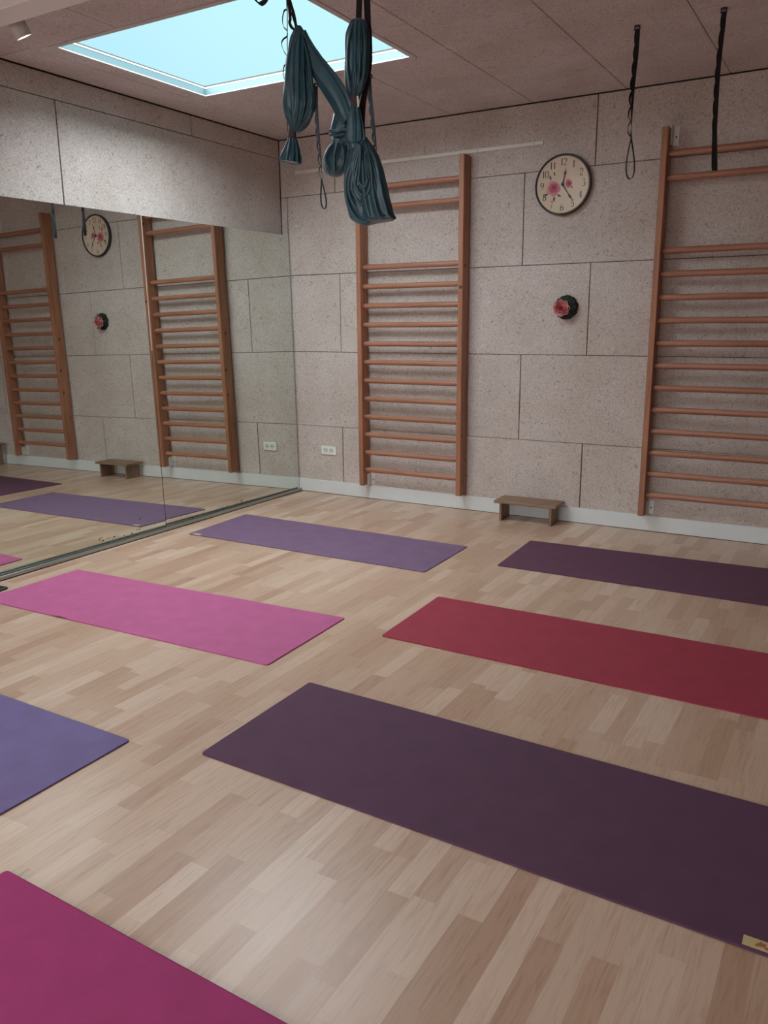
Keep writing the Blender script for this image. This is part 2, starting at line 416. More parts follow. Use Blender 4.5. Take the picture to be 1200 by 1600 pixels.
# ---------------------------------------------------------------- mirrors
def mirror_panel(y1, y0, k, label, spots):
    """y1 near the back wall, y0 nearer the camera"""
    th = .006; bm = bmesh.new(); P = lambda y, z, d: (mx(y, z)-d, y, z)
    mx = MX[k]
    fr = [bm.verts.new(P(y, z, 0)) for y, z in ((y1, MZ0), (y0, MZ0), (y0, MZ1), (y1, MZ1))]
    bk_ = [bm.verts.new(P(y, z, th)) for y, z in ((y1, MZ0), (y0, MZ0), (y0, MZ1), (y1, MZ1))]
    f = bm.faces.new(fr); f.material_index = 0
    f = bm.faces.new(bk_[::-1]); f.material_index = 2
    for i in range(4):
        f = bm.faces.new((fr[i], bk_[i], bk_[(i+1) % 4], fr[(i+1) % 4])); f.material_index = 1
    o = mk('wall_mirror', bm, [M_MIRROR, M_GLASSEDGE, M_SPOIL])
    tag(o, label, 'mirror', 'mirror panels on the left wall')
    rnd = random.Random(k+3); bm = bmesh.new()
    for (yc, zc, sy, sz, n) in spots:
        for _ in range(n*2//3):
            y = yc+rnd.gauss(0, sy); z = max(MZ0+.006, zc+rnd.gauss(0, sz)); r = rnd.uniform(.002, .0055); m = rnd.randint(6, 9)
            vs = []
            for i in range(m):
                a = 2*PI*i/m; q = r*rnd.uniform(.45, 1.2)
                vs.append(bm.verts.new((mx(y, z)+.0006, y+q*1.6*math.cos(a), z+q*.8*math.sin(a))))
            bm.faces.new(vs)
    tag(mk('desilvered_spots', bm, M_SPOIL, o), kind='stuff')
    return o
# the two panels lean back a little and meet at MJ
MX = [None, None]
MX[0] = lambda y, z: .0005+.01425*y-.01331*z
MX[1] = lambda y, z: .0026+.0070*y-.0130*z
mirror_panel(-.018, MJ+.0045, 0, 'tall mirror panel reaching into the room corner, reflecting the nearer wall bars and the socket', [(-.75, .045, .05, .012, 14), (-.95, .035, .07, .008, 9), (-1.25, .03, .06, .006, 7)])
PANEL2 = mirror_panel(MJ-.0045, MEND, 1, 'tall mirror panel at the left edge, reflecting the clock, the rose and the step stool', [(-2.05, .05, .07, .012, 22), (-1.85, .055, .05, .016, 10), (-1.78, .13, .008, .006, 4)])
bm = bmesh.new()
for z0, z1, mi in ((MZ0, 1.22, 1), (1.22, MZ1, 0)):
    y0, y1 = MJ-.0045, MJ-.0012; q = [(MX[1](y, z)+dx, y, z) for z in (z0, z1) for (y, dx) in ((y0, .0012), (y1, .0012), (y1, -.006), (y0, -.006))]
    vs = [bm.verts.new(p) for p in q]
    for f in ((0, 1, 2, 3), (7, 6, 5, 4), (0, 4, 5, 1), (1, 5, 6, 2), (2, 6, 7, 3), (3, 7, 4, 0)): bm.faces.new([vs[k] for k in f]).material_index = mi
mk('joint_strip', bm, [plain('pale_joint', (.50, .51, .46), .4), plain('dark_joint', (.05, .06, .05), .5)], PANEL2)
bm = bmesh.new()
box(bm, -.03, .026, MEND, -.003, .001, .016, .001); box(bm, .021, .027, MEND, -.003, .001, .026, .001); box(bm, .026, .029, MEND, -.003, 0, .006, mi=1)  # black strip along the front foot stands in for the shadow line
tag(mk('mirror_channel', bm, [M_ALU, M_BLACK]), 'thin aluminium channel on the floor holding the foot of the mirror panels', 'rail')

# ---------------------------------------------------------------- yoga mats
def quad(c, u, v):
    a, b, d, e = [Vector(q) for q in c]   # near-left, far-left, far-right, near-right
    return (a*(1-u)+e*u)*(1-v)+(b*(1-u)+d*u)*v
def yoga_mat(c, col, label, seed, patch=None, lift=None, mark=False):
    cx = sum(q[0] for q in c)/4; cy = sum(q[1] for q in c)/4
    th = .0048; NX, NY = 120, 40; bm = bmesh.new()
    cc = [(q[0], q[1]) for q in c]
    def zoff(u, v):
        p = quad(cc, u, v); z = .0006+.0007*noise.noise(Vector((p.x*3+seed, p.y*3, 0)))
        if lift:
            lu, s, hgt = lift; z += hgt*math.exp(-((u-lu)/s)**2)*max(0, 1-v*5)**2
        return max(.0002, z)
    def P(u, v, top):
        # rounded corners: pull corner samples in
        R = .012; L = 1.83; Wd = .62; x, y = u*L, v*Wd
        ex = R-min(x, L-x); ey = R-min(y, Wd-y)
        if ex > 0 and ey > 0:
            d = math.hypot(ex, ey)
            if d > R:
                k = R/d; sx = -1 if x < L/2 else 1; sy = -1 if y < Wd/2 else 1
                x += -sx*(ex-ex*k); y += -sy*(ey-ey*k)
        p = quad(cc, x/L, y/Wd); return Vector((p.x, p.y, zoff(u, v)+(th if top else 0)))
    us = [0, .002, .004, .0065]+[i/NX for i in range(1, NX)]+[.9935, .996, .998, 1]
    vs_ = [0, .006, .012, .0195]+[j/NY for j in range(1, NY)]+[.9805, .988, .994, 1]
    G = {}
    for s in (0, 1):
        for i, u in enumerate(us):
            for j, v in enumerate(vs_): 
                if s or i in (0, len(us)-1) or j in (0, len(vs_)-1): G[s, i, j] = bm.verts.new(P(u, v, s))
    nu, nv = len(us), len(vs_)
    for i in range(nu-1):
        for j in range(nv-1):
            f = bm.faces.new((G[1, i, j], G[1, i+1, j], G[1, i+1, j+1], G[1, i, j+1])); f.smooth = True
    for i in range(nu-1):
        bm.faces.new((G[0, i, 0], G[0, i+1, 0], G[1, i+1, 0], G[1, i, 0])); bm.faces.new((G[0, i+1, nv-1], G[0, i, nv-1], G[1, i, nv-1], G[1, i+1, nv-1]))
    for j in range(nv-1):
        bm.faces.new((G[0, 0, j+1], G[0, 0, j], G[1, 0, j], G[1, 0, j+1])); bm.faces.new((G[0, nu-1, j], G[0, nu-1, j+1], G[1, nu-1, j+1], G[1, nu-1, j]))
    e = empty('yoga_mat', (cx, cy, 0), label, 'yoga mat', 'yoga mats laid out on the floor')
    mk('mat_sheet', bm, rubber('mat_rubber', col), e)
    if patch:
        u0, u1, v0, v1, pc = patch; bm = bmesh.new(); N = 4
        pts = {}
        for i in range(N+1):
            for j in range(2):
                u = u0+(u1-u0)*i/N; v = (v0, v1)[j]; p = P(u, v, True); pts[i, j] = [bm.verts.new((p.x, p.y, p.z+h)) for h in (.0002, .0012)]
        for i in range(N):
            a, b, d, f_ = pts[i, 0], pts[i+1, 0], pts[i+1, 1], pts[i, 1]
            bm.faces.new((a[1], b[1], d[1], f_[1])); bm.faces.new((a[0], b[0], b[1], a[1])); bm.faces.new((f_[0], f_[1], d[1], d[0]))
        bm.faces.new((pts[0, 0][0], pts[0, 0][1], pts[0, 1][1], pts[0, 1][0])); bm.faces.new((pts[N, 0][0], pts[N, 1][0], pts[N, 1][1], pts[N, 0][1]))
        pt = tag(mk('label_patch', bm, pc, e), 'small cream label patch on the edge of the mat')
        if mark:
            bm = bmesh.new()
            for uu, vv, r in ((.55, .55, .012), (.42, .35, .006), (.7, .3, .007)):
                p = P(u0+(u1-u0)*uu, v0+(v1-v0)*vv, True)
                vs2 = [bm.verts.new((p.x+r*math.cos(a*PI/5)*(1 if a % 2 else .6), p.y+r*.8*math.sin(a*PI/5)*(1 if a % 2 else .7), p.z+.0016)) for a in range(10)]
                bm.faces.new(vs2)
            mk('printed_mark', bm, M_TAGMARK, pt)
    return e
yoga_mat([(.220, -1.582), (.186, -.945), (2.010, -.965), (2.020, -1.573)], (.185, .112, .195), 'dusty purple yoga mat with cream tag, nearest the mirror below the wall bars', 1, (.018, .052, .008, .045, M_TAG))
yoga_mat([(.222, -3.105), (.236, -2.508), (2.030, -2.410), (2.050, -3.032)], (.47, .112, .265), 'bright pink yoga mat beside the mirror with one slightly lifted long edge', 2, (.006, .045, .012, .055, plain('pink_label', (.62, .22, .26), .7)), lift=(.32, .022, .007))
yoga_mat([(2.298, -2.520), (2.280, -1.913), (4.115, -1.885), (4.135, -2.525)], (.325, .036, .062), 'red yoga mat between the two purple mats on the right side', 3)
yoga_mat([(2.330, -1.250), (2.303, -.638), (4.130, -.545), (4.150, -1.235)], (.115, .045, .082), 'dark wine purple yoga mat in front of the right wall bars, below the step stool', 4)
yoga_mat([(2.305, -3.705), (2.300, -3.082), (4.125, -3.112), (4.125, -3.737)], (.098, .041, .080), 'large dark plum yoga mat with cream tag, nearest the camera on the right', 5, (.915, .955, .012, .065, M_TAG), mark=True)
yoga_mat([(.205, -4.39), (.205, -3.757), (2.033, -3.760), (2.035, -4.39)], (.165, .125, .27), 'lilac grey yoga mat cut off by the left edge of the photo', 6)
yoga_mat([(2.275, -5.03), (2.275, -4.403), (4.10, -4.435), (4.10, -5.06)], (.35, .033, .145), 'magenta yoga mat in the bottom left corner of the photo', 7)

# small black flat case beside the pink mat
bm = bmesh.new(); box(bm, -.16, .0, -.035, .035, 0, .014, .005)
o = mk('black_case', bm, M_BLACK); o.location = (.19, -2.955, 0); o.rotation_euler.z = math.radians(8)
tag(o, 'small flat black case on the floor between the mirror and the pink mat', 'case')

# ---------------------------------------------------------------- wall bars
def rung_mesh(bm, x0, x1, y, z):
    n = 16; rings = []
    L = x1-x0
    for s, k in ((0, .62), (.012, .80), (.03, .95), (.06, 1), (.5, 1), (.94, 1), (.97, .95), (.988, .8), (1, .62)):
        rings.append([bm.verts.new((x0+L*s, y+.0155*k*math.cos(2*PI*i/n), z+.0195*k*math.sin(2*PI*i/n))) for i in range(n)])
    for A, B in zip(rings, rings[1:]):
        for i in range(n):
            f = bm.faces.new((A[i], A[(i+1) % n], B[(i+1) % n], B[i])); f.smooth = True
    bm.faces.new(rings[0][::-1]); bm.faces.new(rings[-1])
def wall_bars(x0, x1, label, dz, top, brackets):
    e = empty('wall_bars', ((x0+x1)/2, -.06, .123), label, 'wall bars', 'wooden wall bars on the back wall')
    pw = .038
    for a in (x0, x1-pw):
        bm = bmesh.new(); box(bm, a, a+pw, -.120, -.018, .123, top, .003); mk('post', bm, M_POST, e)
    zs = [.2485+dz+.1402*k for k in range(12)]; zs += [zs[-1]+.1402*3, zs[-1]+.1402*4]
    for z in zs:
        bm = bmesh.new(); rung_mesh(bm, x0+pw-.004, x1-pw+.004, -.078, z); mk('rung', bm, M_RUNG, e)
    for (bx, z0, z1) in brackets:
        bm = bmesh.new(); box(bm, bx, bx+.038, -.0045, -.0005, z0, z1, .001)
        side = bx if abs(bx-(x0+pw)) < .02 else bx+.034
        box(bm, side, side+.004, -.06, -.0005, z0, z1, .001)
        cyl(bm, (bx+.021, -.0045, (z0+z1)/2-.005), (bx+.021, -.008, (z0+z1)/2-.005), .0055, .004, 10, mi=1)
        mk('fixing_bracket', bm, [M_STEEL, M_BLACK], e)
    return e
wall_bars(.670, 1.553, 'orange brown wooden wall bars in full view in the middle of the back wall', 0, 2.500, [(.709, .118, .212), (1.476, .118, .212), (.709, 2.405, 2.50), (1.476, 2.405, 2.50)])
wall_bars(2.852, 3.735, 'orange brown wooden wall bars cut off by the right edge of the photo', .0153, 2.514, [(2.892, .122, .212), (3.658, .122, .212), (2.892, 2.420, 2.53), (3.658, 2.42, 2.53)])

# ---------------------------------------------------------------- white rail on the wall
e = empty('wall_rail', (1.06, -.01, 2.53), 'thin off white rail screwed to the wall behind the top of the wall bars', 'rail')
bm = bmesh.new()
box(bm, .05, 2.072, -.012, 0, 2.517, 2.543, .003)
mk('rail_strip', bm, plain('offwhite_rail', (.68, .63, .59), .5), e)
for x in (.125, .60, 1.08, 1.60, 2.006):
    bm = bmesh.new(); cyl(bm, (x, -.012, 2.53), (x, -.016, 2.53), .006, .0045, 10); mk('screw', bm, M_STEEL if x > 2 else M_TRIM, e)

# ---------------------------------------------------------------- double socket
e = empty('wall_socket', (.305, 0, .363), 'white double power socket low on the wall beside the mirror corner', 'power socket')
bm = bmesh.new(); box(bm, .232, .378, -.011, 0, .327, .399, .003); mk('cover_plate', bm, M_PLASTIC, e)
for x in (.277, .333):
    bm = bmesh.new(); lathe(bm, [(.0200, 0), (.0200, .002), (.0180, .0024), (.0170, .0006), (.0001, .0004)], (x, -.0105, .363), (0, -1, 0), 28, closed_ends=False)
    s = mk('socket_insert', bm, M_GREYHOLE, e)
    bm = bmesh.new()
    for dx in (-.0095, .0095): cyl(bm, (x+dx, -.0112, .363), (x+dx, -.0118, .363), .0042, n=10)
    mk('pin_hole', bm, M_DARKHOLE, s)

# ---------------------------------------------------------------- clock
CX, CZ, CR = 2.219, 2.2555, .189
e = empty('wall_clock', (CX, 0, CZ), 'round cream wall clock with pink rose print and dark rim above the rose', 'clock')
bm = bmesh.new(); lathe(bm, [(CR-.012, 0), (CR, .006), (CR, .030), (CR-.003, .036), (CR-.009, .036), (CR-.011, .028), (CR-.011, .012)], (CX, 0, CZ), (0, -1, 0), 72, closed_ends=False)
mk('rim', bm, plain('dark_bronze_rim', (.045, .032, .024), .4), e)
bm = bmesh.new(); lathe(bm, [(CR-.010, .012), (CR-.012, .026), (CR-.021, .0285), (CR-.024, .026), (.0001, .026)], (CX, 0, CZ), (0, -1, 0), 72, closed_ends=False)
mk('dial', bm, plain('cream_dial', (.64, .52, .40), .5, noise_amt=.04, noise_scale=14), e)
M_INK = plain('dark_ink', (.05, .035, .03), .6)
YF = -.0265
def glyph(kind, cx, cz, h):
    """old style serif figures drawn as flat strokes"""
    def stroke(pts, w):
        pts = [Vector((p[0], 0, p[1])) for p in pts]; L = []; R_ = []
        for i, p in enumerate(pts):
            t_ = (pts[min(i+1, len(pts)-1)]-pts[max(i-1, 0)]).normalized(); nn = Vector((-t_.z, 0, t_.x))
            ww = w[i] if isinstance(w, list) else w
            L.append(bm.verts.new(p+nn*ww/2+Vector((0, YF, 0)))); R_.append(bm.verts.new(p-nn*ww/2+Vector((0, YF, 0))))
        for i in range(len(pts)-1): bm.faces.new((L[i], L[i+1], R_[i+1], R_[i]))
    def arc(x, z, rx, rz, a0, a1, n=14, thick=.0056, thin=.0022):
        P_ = []; W_ = []
        for i in range(n+1):
            a = math.radians(a0+(a1-a0)*i/n); P_.append((x+rx*math.cos(a), z+rz*math.sin(a))); W_.append(thin+(thick-thin)*abs(math.cos(a)))
        stroke(P_, W_)
    w = h*.5
    if kind == '1':
        stroke([(cx, cz-h/2), (cx, cz+h/2)], .0062); stroke([(cx-.005, cz-h/2), (cx+.005, cz-h/2)], .0015); stroke([(cx-.004, cz+h/2-.002), (cx, cz+h/2)], .002)
    elif kind == '0': arc(cx, cz, w*.5, h*.5, 0, 360, 24)
    elif kind == '2':
        arc(cx, cz+h*.22, w*.45, h*.27, 170, -60, 16); stroke([(cx+w*.25, cz-.01*h), (cx-w*.45, cz-h*.5)], [.003, .0016]); stroke([(cx-w*.5, cz-h*.5), (cx+w*.5, cz-h*.5)], .0042)
    elif kind == '3':
        stroke([(cx-w*.4, cz+h*.5), (cx+w*.4, cz+h*.5)], .003); stroke([(cx+w*.4, cz+h*.5), (cx-w*.05, cz+h*.12)], .0016); arc(cx-w*.05, cz-h*.17, w*.45, h*.30, 90, -140, 16)
    elif kind == '4':
        stroke([(cx+w*.15, cz-h*.5), (cx+w*.15, cz+h*.5)], .0062); stroke([(cx+w*.15, cz+h*.5), (cx-w*.5, cz-h*.2)], .0014); stroke([(cx-w*.5, cz-h*.2), (cx+w*.5, cz-h*.2)], .0016)
    elif kind == '5':
        stroke([(cx-w*.3, cz+h*.5), (cx+w*.4, cz+h*.5)], .0034); stroke([(cx-w*.3, cz+h*.5), (cx-w*.3, cz+h*.05)], .0018); arc(cx-w*.05, cz-h*.17, w*.45, h*.30, 120, -140, 16)
    elif kind == '6':
        arc(cx, cz-h*.2, w*.45, h*.28, 0, 360, 22); stroke([(cx-w*.45, cz-h*.15), (cx-w*.38, cz+h*.2), (cx-w*.05, cz+h*.45), (cx+w*.3, cz+h*.5)], [.004, .0035, .002, .0016])
    elif kind == '9':
        arc(cx, cz+h*.2, w*.45, h*.28, 0, 360, 22); stroke([(cx+w*.45, cz+h*.15), (cx+w*.38, cz-h*.2), (cx+w*.05, cz-h*.45), (cx-w*.3, cz-h*.5)], [.004, .0035, .002, .0016])
    elif kind == '7':
        stroke([(cx-w*.45, cz+h*.5), (cx+w*.45, cz+h*.5)], .0036); stroke([(cx+w*.45, cz+h*.5), (cx, cz), (cx-w*.1, cz-h*.5)], [.0014, .0026, .0036])
    elif kind == '8':
        arc(cx, cz+h*.24, w*.36, h*.24, 0, 360, 20); arc(cx, cz-h*.22, w*.45, h*.28, 0, 360, 22)
for n in range(1, 13):
    bm = bmesh.new(); a = math.radians(90-30*n); R0 = .140; s = str(n)
    for i, ch in enumerate(s):
        glyph(ch, CX+R0*math.cos(a)+(i-(len(s)-1)/2)*.022, CZ+R0*1.0*math.sin(a), .042)
    mk('numeral', bm, M_INK, e)
def flat_petals(bm, cx, cz, R, n, seed, y, mi=0, inner=.0):
    rnd = random.Random(seed)
    for k in range(n):
        a = 2*PI*k/n+rnd.uniform(-.2, .2); d = R*rnd.uniform(.38, .55)*(1 if not inner else inner); px, pz = cx+d*math.cos(a), cz+d*math.sin(a); r = R*rnd.uniform(.48, .60)
        yy = y-.00006*k
        bm.faces.new([bm.verts.new((px+r*math.cos(t*PI/6)*(1+.12*math.sin(3*t)), yy, pz+r*math.sin(t*PI/6))) for t in range(12)]).material_index = mi
pinks = [plain('print_pink', (.58, .19, .22), .6), plain('print_rose', (.42, .09, .13), .6), plain('print_deep', (.25, .035, .06), .6)]
bm = bmesh.new()
flat_petals(bm, CX-.062, CZ-.020, .045, 9, 1, YF-.0003, 0); flat_petals(bm, CX-.062, CZ-.018, .030, 6, 2, YF-.001, 1); flat_petals(bm, CX-.058, CZ-.014, .013, 5, 3, YF-.0016, 2)
mk('rose_print', bm, pinks, e); bm = bmesh.new()
flat_petals(bm, CX+.040, CZ+.004, .026, 7, 4, YF-.0003, 0); flat_petals(bm, CX+.040, CZ+.004, .016, 5, 5, YF-.001, 1); flat_petals(bm, CX+.042, CZ+.002, .007, 4, 6, YF-.0016, 2)
mk('rose_print', bm, pinks, e)
M_LEAFP = plain('print_leaf', (.11, .075, .04), .6)
for x, z, a, L in ((-.085, .048, 105, .035), (-.058, .070, 100, .028), (-.055, -.085, 265, .038), (-.022, -.066, 330, .034), (-.11, -.055, 205, .034), (.062, -.02, 300, .02)):
    ca, sa = math.cos(math.radians(a)), math.sin(math.radians(a)); w = L*.2
    bm = bmesh.new(); bm.faces.new([bm.verts.new((CX+x+ca*p-sa*q, YF-.0002, CZ+z+sa*p+ca*q)) for p, q in ((-L/2, 0), (-L*.1, -w), (L*.25, -w*.7), (L/2, 0), (L*.25, w*.7), (-L*.1, w))])
    mk('leaf_print', bm, M_LEAFP, e)
def hand(name, ang, L, w, y):
    """spade shaped hand; ang clockwise from 12"""
    bm = bmesh.new(); a = math.radians(90-ang); d = Vector((math.cos(a), 0, math.sin(a))); nn = Vector((-d.z, 0, d.x))
    out = [(-.012, w*.5), (0, w*1.3), (.012, w*.7), (L*.55, w*.35), (L*.68, w*1.25), (L*.76, w*.9), (L*.80, w*.3), (L, w*.12)]
    pts = [(p, q) for p, q in out]+[(p, -q) for p, q in out[::-1]]
    A = [bm.verts.new(Vector((CX, y, CZ))+d*p+nn*q) for p, q in pts]; B = [bm.verts.new(v.co+Vector((0, -.001, 0))) for v in A]
    bm.faces.new(A); bm.faces.new(B[::-1])
    for i in range(len(A)): bm.faces.new((A[i], A[(i+1) % len(A)], B[(i+1) % len(A)], B[i]))
    mk(name, bm, M_INK, e)
hand('hour_hand', 12, .103, .0058, -.031); hand('minute_hand', 146, .135, .0048, -.0335)
bm = bmesh.new(); cyl(bm, (CX, -.026, CZ), (CX, -.037, CZ), .009, .008, 20); mk('hub', bm, M_INK, e)

# ---------------------------------------------------------------- artificial rose on the wall
RX, RZ = 2.272, 1.477
e = empty('rose_wall_decoration', (RX, 0, RZ), 'pink artificial rose on a dark green ball fixed to the wall below the clock', 'flower')
bm = bmesh.new(); R = .078
N, K = 40, 14; rings = []
for k in range(K+1):
    ph = PI/2*k/K; r = R*math.cos(ph); d = .055*math.sin(ph)
    rings.append([bm.verts.new((RX+(r*(1+.05*math.sin(9*i*2*PI/N+k*2)))*math.cos(2*PI*i/N), -d-.001, RZ+(r*(1+.05*math.sin(9*i*2*PI/N+k*2)))*math.sin(2*PI*i/N))) for i in range(N)])
for A, B in zip(rings, rings[1:]):
    for i in range(N): bm.faces.new((A[i], A[(i+1) % N], B[(i+1) % N], B[i]))
bm.faces.new(rings[0])
mk('dark_foliage_ball', bm, plain('dark_green_foliage', (.012, .022, .014), .8, noise_amt=.6, noise_scale=60), e)
# leaves ringed round the ball
bm = bmesh.new(); rnd = random.Random(5)
for k in range(16):
    a = 2*PI*k/16+rnd.uniform(-.15, .15); c = Vector((RX+.058*math.cos(a), -.022-rnd.uniform(0, .02), RZ+.058*math.sin(a)))
    d = Vector((math.cos(a), -.25, math.sin(a))).normalized(); s = Vector((-math.sin(a), rnd.uniform(-.3, .3), math.cos(a))).normalized(); L = .034; w = .013
    mid = [bm.verts.new(c+d*(p*L)+Vector((0, -.004*math.sin(p*PI), 0))) for p in (-.5, 0, .35, .65)]
    l = [bm.verts.new(c+d*(p*L)+s*w*q+Vector((0, .003, 0))) for p, q in ((0, .9), (.35, .6))]; r_ = [bm.verts.new(c+d*(p*L)-s*w*q+Vector((0, .003, 0))) for p, q in ((0, .9), (.35, .6))]
    for q in ((mid[0], mid[1], l[0]), (mid[1], mid[2], l[1], l[0]), (mid[2], mid[3], l[1]), (mid[0], r_[0], mid[1]), (mid[1], r_[0], r_[1], mid[2]), (mid[2], r_[1], mid[3])): bm.faces.new(q)
mk('leaves', bm, plain('dark_leaf', (.016, .035, .018), .55), e)
# cupped petals in whorls
bm = bmesh.new(); C0 = Vector((RX-.018, -.056, RZ-.004)); ax = Vector((.10, -1, -.08)).normalized(); U = ax.orthogonal().normalized(); V = ax.cross(U)
for lay, (n, rad, tilt, sz, dep) in enumerate(((8, .034, 80, .046, 0), (8, .028, 64, .042, .008), (7, .022, 48, .036, .014), (6, .014, 32, .030, .018), (4, .006, 14, .022, .020))):
    for k in range(n):
        a = 2*PI*(k+lay*.37)/n+rnd.uniform(-.12, .12); rad_d = U*math.cos(a)+V*math.sin(a); tan_d = -U*math.sin(a)+V*math.cos(a)
        t = math.radians(tilt+rnd.uniform(-8, 8)); g = ax*math.cos(t)+rad_d*math.sin(t); nn = rad_d*math.cos(t)-ax*math.sin(t)
        base = C0+ax*dep+rad_d*rad*.35; grid = []
        for i in range(7):
            p = i/6; row = []
            for j in range(7):
                q = (j-3)/3; w = sz*.62*math.sin(PI*min(.93, .12+p*.82))**.7
                cup = -.35*sz*(q*q)*.6+.22*sz*math.sin(p*PI*.9)+(.10*sz if p > .9 else 0)+.06*sz*math.sin(q*7+k)*p
                row.append(bm.verts.new(base+g*(sz*p)+tan_d*(w*q)+nn*cup))
            grid.append(row)
        for i in range(6):
            for j in range(6):
                f = bm.faces.new((grid[i][j], grid[i][j+1], grid[i+1][j+1], grid[i+1][j])); f.smooth = True; f.material_index = 0 if lay < 2 else (1 if lay < 4 else 2)
mk('petals', bm, [plain('petal_pale', (.80, .40, .41), .6, noise_amt=.25, noise_scale=40), plain('petal_mid', (.72, .24, .27), .6, noise_amt=.25, noise_scale=40), plain('petal_deep', (.55, .11, .10), .6)], e)

# ---------------------------------------------------------------- stools
def stool(x, y, h, L, D, label, tilt=0):
    e = empty('step_stool', (x, y, 0), label, 'stool', rz=tilt)
    def m(name, bm, mat):
        o = mk(name, bm, mat); o.parent = e; return o
    bm = bmesh.new(); box(bm, -L/2, L/2, -D/2, D/2, h-.020, h, .003); m('seat_board', bm, M_STOOL)
    for s in (-1, 1):
        bm = bmesh.new(); xx = s*(L/2-.045); box(bm, xx-.009, xx+.009, -D/2+.022, D/2-.022, 0, h-.0205, .0015); m('leg_board', bm, timber('stool_leg_wood', (.23, .135, .09), (.15, .085, .055), 'Z', knots=False))
    return e
stool(2.098, -.130, .150, .455, .205, 'small brown wooden step stool against the skirting board between the wall bars', math.radians(1.2))
stool(4.235, -.150, .238, .46, .22, 'taller brown wooden stool beyond the right wall bars, only its end showing in the mirror')

# ---------------------------------------------------------------- hanging daisy-chain straps
VIEW = Vector((-math.sin(YAW), math.cos(YAW), 0)); SIDE = Vector((math.cos(YAW), math.sin(YAW), 0))
def ceiling_plate(bm, x, y):
    cyl(bm, (x, y, H), (x, y, H-.006), .014, .013, 16); cyl(bm, (x, y, H-.006), (x, y, H-.012), .006, n=10)
def daisy_strap(x, y, ztop, zloop, zbot, label, side, flat0=1.0, loopw=.032, seed=0, bottom_flat=False, nb=7, w=.020, face=0., lean=0.):
    """main webbing, a second webbing stitched to it in pockets, and an end loop; side = outward direction of the pockets"""
    e = empty('hanging_strap', (x, y, H), label, 'strap', 'black webbing straps hanging from the ceiling')
    rnd = random.Random(seed)
    bm = bmesh.new(); cyl(bm, (x, y, H), (x, y, H-.005), .015, .014, 16)
    cyl(bm, (x-.012, y, H-.016), (x+.012, y, H-.016), .003, n=8); box(bm, x-.014, x-.010, y-.004, y+.004, H-.02, H-.003); box(bm, x+.010, x+.014, y-.004, y+.004, H-.02, H-.003)
    mk('ceiling_hook', bm, M_BLACK, e)
    side = Vector(side).normalized(); across = Vector((-side.y, side.x, 0))
    def wdir(f):            # twist of the webbing: f=1 faces the room, f=0 edge on
        a = f*PI/2; return across*math.cos(a)+side*math.sin(a)
    N = 60; pts = []; wds = []
    for i in range(N+1):
        t = i/N; z = ztop+(zloop-ztop)*t; f = flat0*(1-t)**.7 if not bottom_flat else flat0
        pts.append(Vector((x, y, z))+side*(.004*math.sin(t*5+seed)+lean*t)); wds.append(wdir(f+.08*math.sin(9*t+seed)))
    bm = bmesh.new(); ribbon(bm, pts, wds, w); mk('main_webbing', bm, M_WEB, e)
    pts2 = []; w2 = []
    for i in range(nb*14+1):
        t = i/(nb*14); z = ztop+(zloop-ztop)*t; k = abs(math.sin(PI*t*nb))**.8; amp = (.004+.011*t*rnd.uniform(.98, 1.02)) if not bottom_flat else .005
        pts2.append(Vector((x, y, z))-side*(.003+amp*k)+side*(.004*math.sin(t*5+seed)+lean*t)); f = flat0*(1-t)**.7 if not bottom_flat else flat0*.9
        w2.append(wdir(f))
    bm = bmesh.new(); ribbon(bm, pts2, w2, w*.9); mk('pocket_webbing', bm, M_WEB, e)
    bm = bmesh.new(); P_ = []; n = 48
    if bottom_flat:
        P_ = [Vector((x, y, zloop+.01))+across*.004, Vector((x, y, zbot+.02))+across*.010+side*.012, Vector((x, y, zbot))+across*.003+side*.016, Vector((x, y, zbot))-across*.003+side*.016, Vector((x, y, zbot+.02))-across*.010+side*.012, Vector((x, y, zloop+.01))-across*.004]
        P_ = [Vector(q) for q in smooth_pts([tuple(q) for q in P_], 8)]; wl = [side]*len(P_)
    else:
        L = zloop-zbot
        for i in range(n+1):
            a = i/n*2*PI; u = (1-math.cos(a))/2; ss = math.sin(a)*(u**.85)
            P_.append(Vector((x, y, zloop-L*u))+side*(loopw/2*ss*1.55+.006*u+lean*(1+u*.4)))
        wl = [(across+side*face+Vector((0, 0, face*.5))).normalized()]*len(P_)
    ribbon(bm, P_, wl, w); mk('end_loop', bm, M_WEB, e)
    return e
daisy_strap(2.925, -1.09, H-.016, 2.285, 2.085, 'black strap with open teardrop end loop, between the clock and the right wall bars', SIDE, 1, .040, 1)
daisy_strap(3.322, -1.11, H-.016, 2.25, 2.088, 'black strap hanging in front of the right wall bars with its end loop pressed flat', SIDE, .9, .03, 2, bottom_flat=True)
daisy_strap(1.040, -1.115, H-.016, 2.250, 2.075, 'black strap with narrow end loop showing between the left and middle teal bundles', SIDE, .6, .030, 3, face=.35, lean=.018)
daisy_strap(1.405, -1.095, H-.016, 2.27, 2.09, 'black strap hanging behind the right side of the teal hammock', SIDE, .8, .03, 4, lean=.035)

